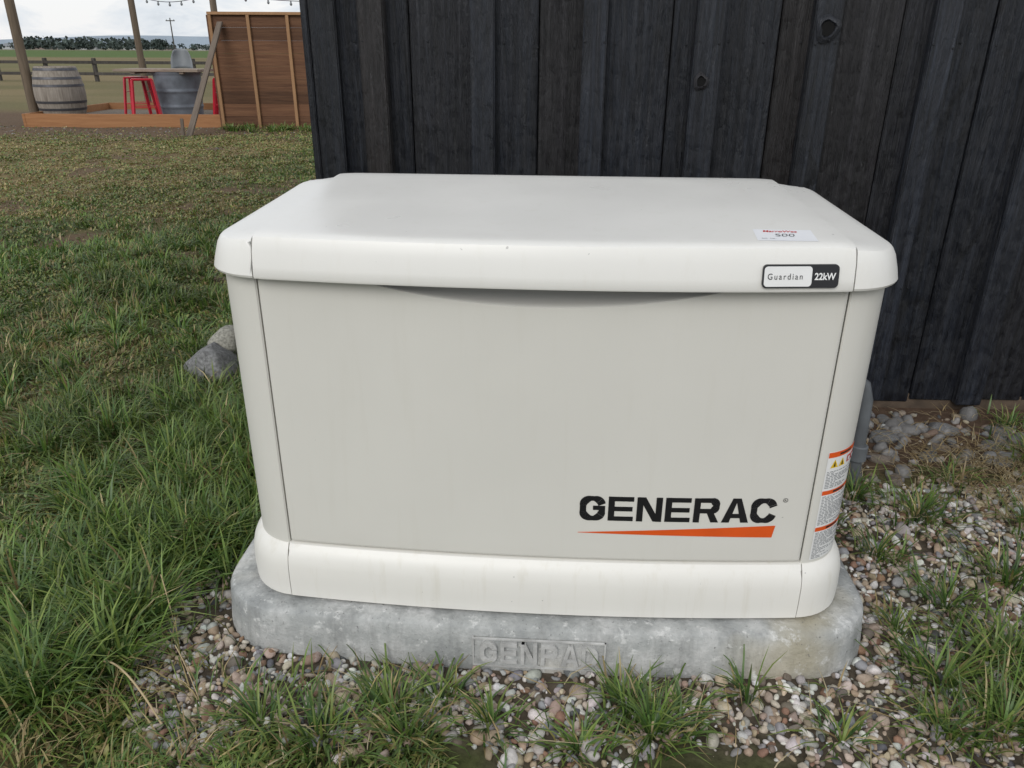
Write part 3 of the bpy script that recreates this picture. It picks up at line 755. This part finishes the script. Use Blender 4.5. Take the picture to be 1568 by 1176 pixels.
box('top_plate',(-.01,0,hS-.04),(wS+.01,.09,hS),M_pine,P,bev=.003)
box('bottom_plate',(0,0,.0),(wS,.044,.04),M_pine,P,bev=.003)
box('left_face',(-.03,.02,0),(-.002,.08,hS-.041),M_cedar,P,bev=.002)
br=empty('leaning_brace')
beam('brace_board',(-5.17,9.60,-.02),(-5.06,10.95,1.50),.085,.03,M_brace,br)
beam('brace_stake',(-5.21,9.53,-.1),(-5.21,9.58,.26),.04,.03,M_brace,br)
def post(loc,h,r):
    return lathe('light_post',[(r,-.2),(r,.3),(r*.97,h*.6),(r*.93,h-.01),(r*.85,h)],M_post,None,16,loc)
post((-8.62,11.55,0),2.9,.075); post((-8.6,15.25,0),2.7,.065); post((-6.15,13.38,0),2.12,.06)
SL=empty('string_lights')
def strand(a,b,sag,k,nb):
    pts=[(a[0]+(b[0]-a[0])*t,a[1]+(b[1]-a[1])*t,a[2]+(b[2]-a[2])*t-sag*4*t*(1-t)) for t in np.linspace(0,1,25)]
    tube('wire_%d'%k,pts,.006,M_black,SL)
    bm=bmesh.new()
    for i in range(nb):
        t=(i+.5)/nb; z=a[2]+(b[2]-a[2])*t-sag*4*t*(1-t)
        c=Vector((a[0]+(b[0]-a[0])*t,a[1]+(b[1]-a[1])*t,z-.05))
        bmesh.ops.create_icosphere(bm,subdivisions=2,radius=.022,matrix=Matrix.Translation(c)@Matrix.Diagonal((1,1,1.25,1)))
        bmesh.ops.create_cone(bm,cap_ends=True,segments=8,radius1=.014,radius2=.012,depth=.035,matrix=Matrix.Translation(c+Vector((0,0,.04))))
    me=bpy.data.meshes.new('bulbs_%d'%k); bm.to_mesh(me); bm.free(); me.materials.append(M_conduit); link(bpy.data.objects.new('bulbs_%d'%k,me),SL)
strand((-8.6,15.25,2.15),(-6.15,13.38,2.06),.17,1,7)
strand((-8.62,11.55,2.75),(-8.6,15.25,2.4),.15,2,8)
strand((-6.15,13.38,2.06),(-1.2,12.8,2.3),.28,3,12)
WB=empty('wine_barrel',(-8.16,11.62,.07))
R_=lambda z:.30+.075*math.sin(math.pi*z/.80)
lathe('staves',[(.27,0)]+[(R_(z),z) for z in np.linspace(0,.8,17)]+[(.27,.80),(.265,.78)],M_grey,WB,40)
for i,z in enumerate((.03,.16,.27,.52,.63,.76)):
    lathe('hoop_%d'%i,[(R_(z-.018)+.001,z-.018),(R_(z-.018)+.005,z-.018),(R_(z+.018)+.005,z+.018),(R_(z+.018)+.001,z+.018)],M_dgalv,WB,40,closed=False)
TT=empty('barrel_table',(-6.33,11.98,.05))
prof=[(.30,0)]
for z in np.linspace(0,.74,38):
    r=.32+.055*z/.74+ (.010 if (abs(z-.2)<.02 or abs(z-.45)<.02 or z>.71) else 0); prof.append((r,z))
lathe('steel_drum',prof,M_galv,TT,40)
M_top=m_wood('table_wood',(.20,.15,.12),(.34,.28,.22),.7,(2,12,12),.3,.3,.1)
for i in range(5): box('top_plank_%d'%i,(-.88,-.36+i*.145,.745),(.52,-.36+i*.145+.14,.785),M_top,TT,bev=.004)
for i in (0,1): box('top_cleat_%d'%i,(-.6+i*.8,-.34,.715),(-.53+i*.8,.34,.744),M_top,TT,bev=.003)
def stool(loc,rz):
    E=empty('metal_stool',loc,rz)
    box('seat',(-.16,-.16,.585),(.16,.16,.615),M_stool,E,bev=.012)
    for i,(a,b_) in enumerate(((1,1),(1,-1),(-1,1),(-1,-1))):
        beam('leg_%d'%i,(a*.205,b_*.205,0),(a*.14,b_*.14,.595),.045,.03,M_stool,E)
    for i in range(2):
        s_=(-1,1)[i]
        beam('rung_x%d'%i,(-.185,s_*.185,.2),(.185,s_*.185,.2),.02,.012,M_stool,E)
        beam('rung_y%d'%i,(s_*.165,-.165,.38),(s_*.165,.165,.38),.02,.012,M_stool,E)
stool((-7.18,12.25,.09),.2); stool((-6.62,11.36,.09),.5); stool((-5.60,12.1,.09),.3)
CH=empty('shell_chair',(-6.79,13.15,.10),.2)
V=[];F=[]
for j in range(9):
    v=j/8; z=.72+.32*v; hw=.19*(1-.35*v**3)
    for i in range(11):
        u=-1+2*i/10; V.append((u*hw,.16+.04*v-.10*u*u,z-.03*abs(u)**3))
for j in range(8):
    for i in range(10): q_=j*11+i; F.append((q_,q_+1,q_+12,q_+11))
o=mesh('chair_back',V,F,M_conduit,CH,True); md=o.modifiers.new('s','SOLIDIFY'); md.thickness=.012
box('chair_seat',(-.19,-.19,.69),(.19,.17,.715),M_conduit,CH,bev=.01)
for i,(a,b_) in enumerate(((1,1),(1,-1),(-1,1),(-1,-1))): beam('chair_leg_%d'%i,(a*.2,b_*.2,0),(a*.15,b_*.15,.70),.025,.025,M_dgalv,CH)
FN=empty('pasture_fence')
fa=W(-26,30.5); fb=W(-6.0,29.5); nP=11
ang_=math.atan2(fb[1]-fa[1],fb[0]-fa[0]); Lf=math.hypot(fb[0]-fa[0],fb[1]-fa[1])/nP
for i in range(nP+1):
    t=i/nP; x0=fa[0]+(fb[0]-fa[0])*t; y0=fa[1]+(fb[1]-fa[1])*t
    box('fence_post_%d'%i,(x0-.06,y0-.06,-.1),(x0+.06,y0+.06,.80),M_fence,FN,bev=.01)
    if i<nP:
        cx=x0+math.cos(ang_)*Lf/2; cy=y0+math.sin(ang_)*Lf/2-.085
        for k,z in enumerate((.28,.66)):
            box('rail_%d_%d'%(i,k),(cx-Lf/2+.004,cy-.02,z-.05),(cx+Lf/2-.004,cy+.02,z+.05),M_fence,FN,bev=.005,rot=(0,0,ang_))
U=empty('utility_pole',(-92.9,193.4,0))
lathe('pole',[(.16,0),(.12,7.6)],M_fence,U,10); box('crossarm',(-1.1,-.08,6.9),(1.1,.08,7.1),M_fence,U,bev=.02)
for k in (-1,0,1): lathe('insulator_%d'%k,[(.06,0),(.08,.12),(.04,.25)],M_conduit,U,8,(k*.9,0,7.1))
TN=empty('distant_town')
mw=[m_simple('town_wall_%d'%i,c_,.8,0,.05,.1) for i,c_ in enumerate([(.42,.43,.43),(.30,.28,.26),(.24,.19,.17)])]; mr=m_simple('town_roof',(.19,.20,.21),.8,0,.05,.1)
for i in range(22):
    p=W(rng.uniform(-290,-165),rng.uniform(455,490)); w_=rng.uniform(4,9); d_=rng.uniform(4,7); h=rng.uniform(1.2,2.2)
    cx,cy=p[0],p[1]
    V=[(cx-w_/2,cy-d_/2,0),(cx+w_/2,cy-d_/2,0),(cx+w_/2,cy+d_/2,0),(cx-w_/2,cy+d_/2,0)]; V+=[(a,b_,h) for a,b_,_ in V]
    mesh('house_body_%d'%i,V,[(0,1,5,4),(1,2,6,5),(2,3,7,6),(3,0,4,7)],mw[i%3],TN)
    V=[(cx-w_/2-.3,cy-d_/2-.3,h),(cx+w_/2+.3,cy-d_/2-.3,h),(cx+w_/2+.3,cy+d_/2+.3,h),(cx-w_/2-.3,cy+d_/2+.3,h),(cx-w_/2-.3,cy,h+1.1),(cx+w_/2+.3,cy,h+1.1)]
    mesh('house_roof_%d'%i,V,[(0,1,5,4),(2,3,4,5),(0,4,3),(1,2,5)],mr,TN)
Vt=[];Ct=[]
def tree(x0,y0,h,w):
    m=60; u=rng.normal(size=(m,3)); u/=np.linalg.norm(u,axis=1)[:,None]; rr=rng.random(m)**.4
    c_=np.array([x0,y0,h*.55])+u*rr[:,None]*np.array([w/2,w/2,h*.48])
    s_=rng.uniform(.25,.6,m)*h*.22
    a=rng.normal(size=(m,3)); a/=np.linalg.norm(a,axis=1)[:,None]; b_=np.cross(a,rng.normal(size=(m,3))); b_/=np.linalg.norm(b_,axis=1)[:,None]
    q4=np.stack([c_-a*s_[:,None]-b_*s_[:,None],c_+a*s_[:,None]-b_*s_[:,None],c_+a*s_[:,None]+b_*s_[:,None],c_-a*s_[:,None]+b_*s_[:,None]],1)
    q4[:,:,2]=np.maximum(q4[:,:,2],0); Vt.append(q4.reshape(-1,3))
    col=np.array([.055,.075,.065])*rng.uniform(.6,1.4)+rng.uniform(0,.035); Ct.append(np.repeat((col[None]*rng.uniform(.7,1.3,(m,1))),4,0))  # bluish distance haze mixed into the foliage colour
for k in range(380):
    Fd=rng.uniform(370,450); Lt=rng.uniform(-330,120); p=W(Lt,Fd)
    dense=.5+.5*math.sin(Lt*.05+1.0)
    h=rng.uniform(1.8,3.4)+ (3.0 if (-222<Lt<-170) else 0)*rng.random()
    if (-222<Lt<-170) or rng.random()<.3+dense*.55: tree(p[0],p[1],h,h*rng.uniform(1.2,2.8))
Vt=np.concatenate(Vt); Ct=np.concatenate(Ct)
mesh_np('distant_trees',Vt,np.arange(len(Vt)).reshape(-1,4),M_tree,Ct)
V=[];F=[]; n=160
for i in range(n+1):
    t=i/n; p=W(-3000+4200*t,1900); h=8+26*float(fbm(np.array([t*20.]),np.array([0.]),2.0,91)[0])
    V+=[(p[0],p[1],-1),(p[0],p[1]+80,h),(p[0],p[1]+500,-1)]
for i in range(n): F+=[(3*i,3*i+3,3*i+4,3*i+1),(3*i+1,3*i+4,3*i+5,3*i+2)]
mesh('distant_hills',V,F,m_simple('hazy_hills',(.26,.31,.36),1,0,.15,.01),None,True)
# ---------------------------------------------------------------- sky + sun
w=bpy.data.worlds.new('World'); S.world=w; w.use_nodes=True; nt=w.node_tree; bg=nt.nodes['Background']
sky=N(nt,'ShaderNodeTexSky',sky_type='NISHITA'); sky.sun_disc=False
EL=math.radians(38)
d=Vector((-.30,-1.0,0)).normalized()*math.cos(EL)+Vector((0,0,math.sin(EL)))
sky.sun_elevation=EL; sky.sun_rotation=math.atan2(d.x,d.y)
tc=N(nt,'ShaderNodeTexCoord'); mp=N(nt,'ShaderNodeMapping'); mp.inputs['Scale'].default_value=(1.6,1.6,7); L(nt,tc.outputs['Generated'],mp.inputs['Vector'])
cl=noise(nt,mp.outputs[0],3.4,7,.60,.5)
cc=ramp(nt,cl,[(.34,(.56,.61,.69)),(.47,(.80,.85,.91)),(.58,(1,1,1))])
cs=mixc(nt,1.0,cc,(9.9,9.9,10.0),'MULTIPLY')
fin=mixc(nt,.88,sky.outputs[0],cs)
L(nt,fin,bg.inputs[0]); bg.inputs[1].default_value=.1
sd=bpy.data.lights.new('fill_sun','SUN'); sd.energy=1.5; sd.angle=math.radians(34); sd.color=(1,.97,.93)  # soft sun added under the overcast sky to brighten the generator front
so=bpy.data.objects.new('fill_sun',sd); COL.objects.link(so)
so.rotation_euler=d.to_track_quat('Z','Y').to_euler()
# ---------------------------------------------------------------- camera
cam=bpy.data.cameras.new('camera'); cam.sensor_width=36; cam.lens=36*1178/1568; cam.clip_end=9000; cam.clip_start=.02
co=bpy.data.objects.new('camera',cam); COL.objects.link(co)
Rm=Matrix.Rotation(math.radians(3.5),4,'Z')@Matrix.Rotation(math.radians(90-23.5),4,'X')@Matrix.Rotation(math.radians(.28),4,'Z')
co.matrix_world=Matrix.Translation((.019,-1.26,1.15))@Rm
S.camera=co
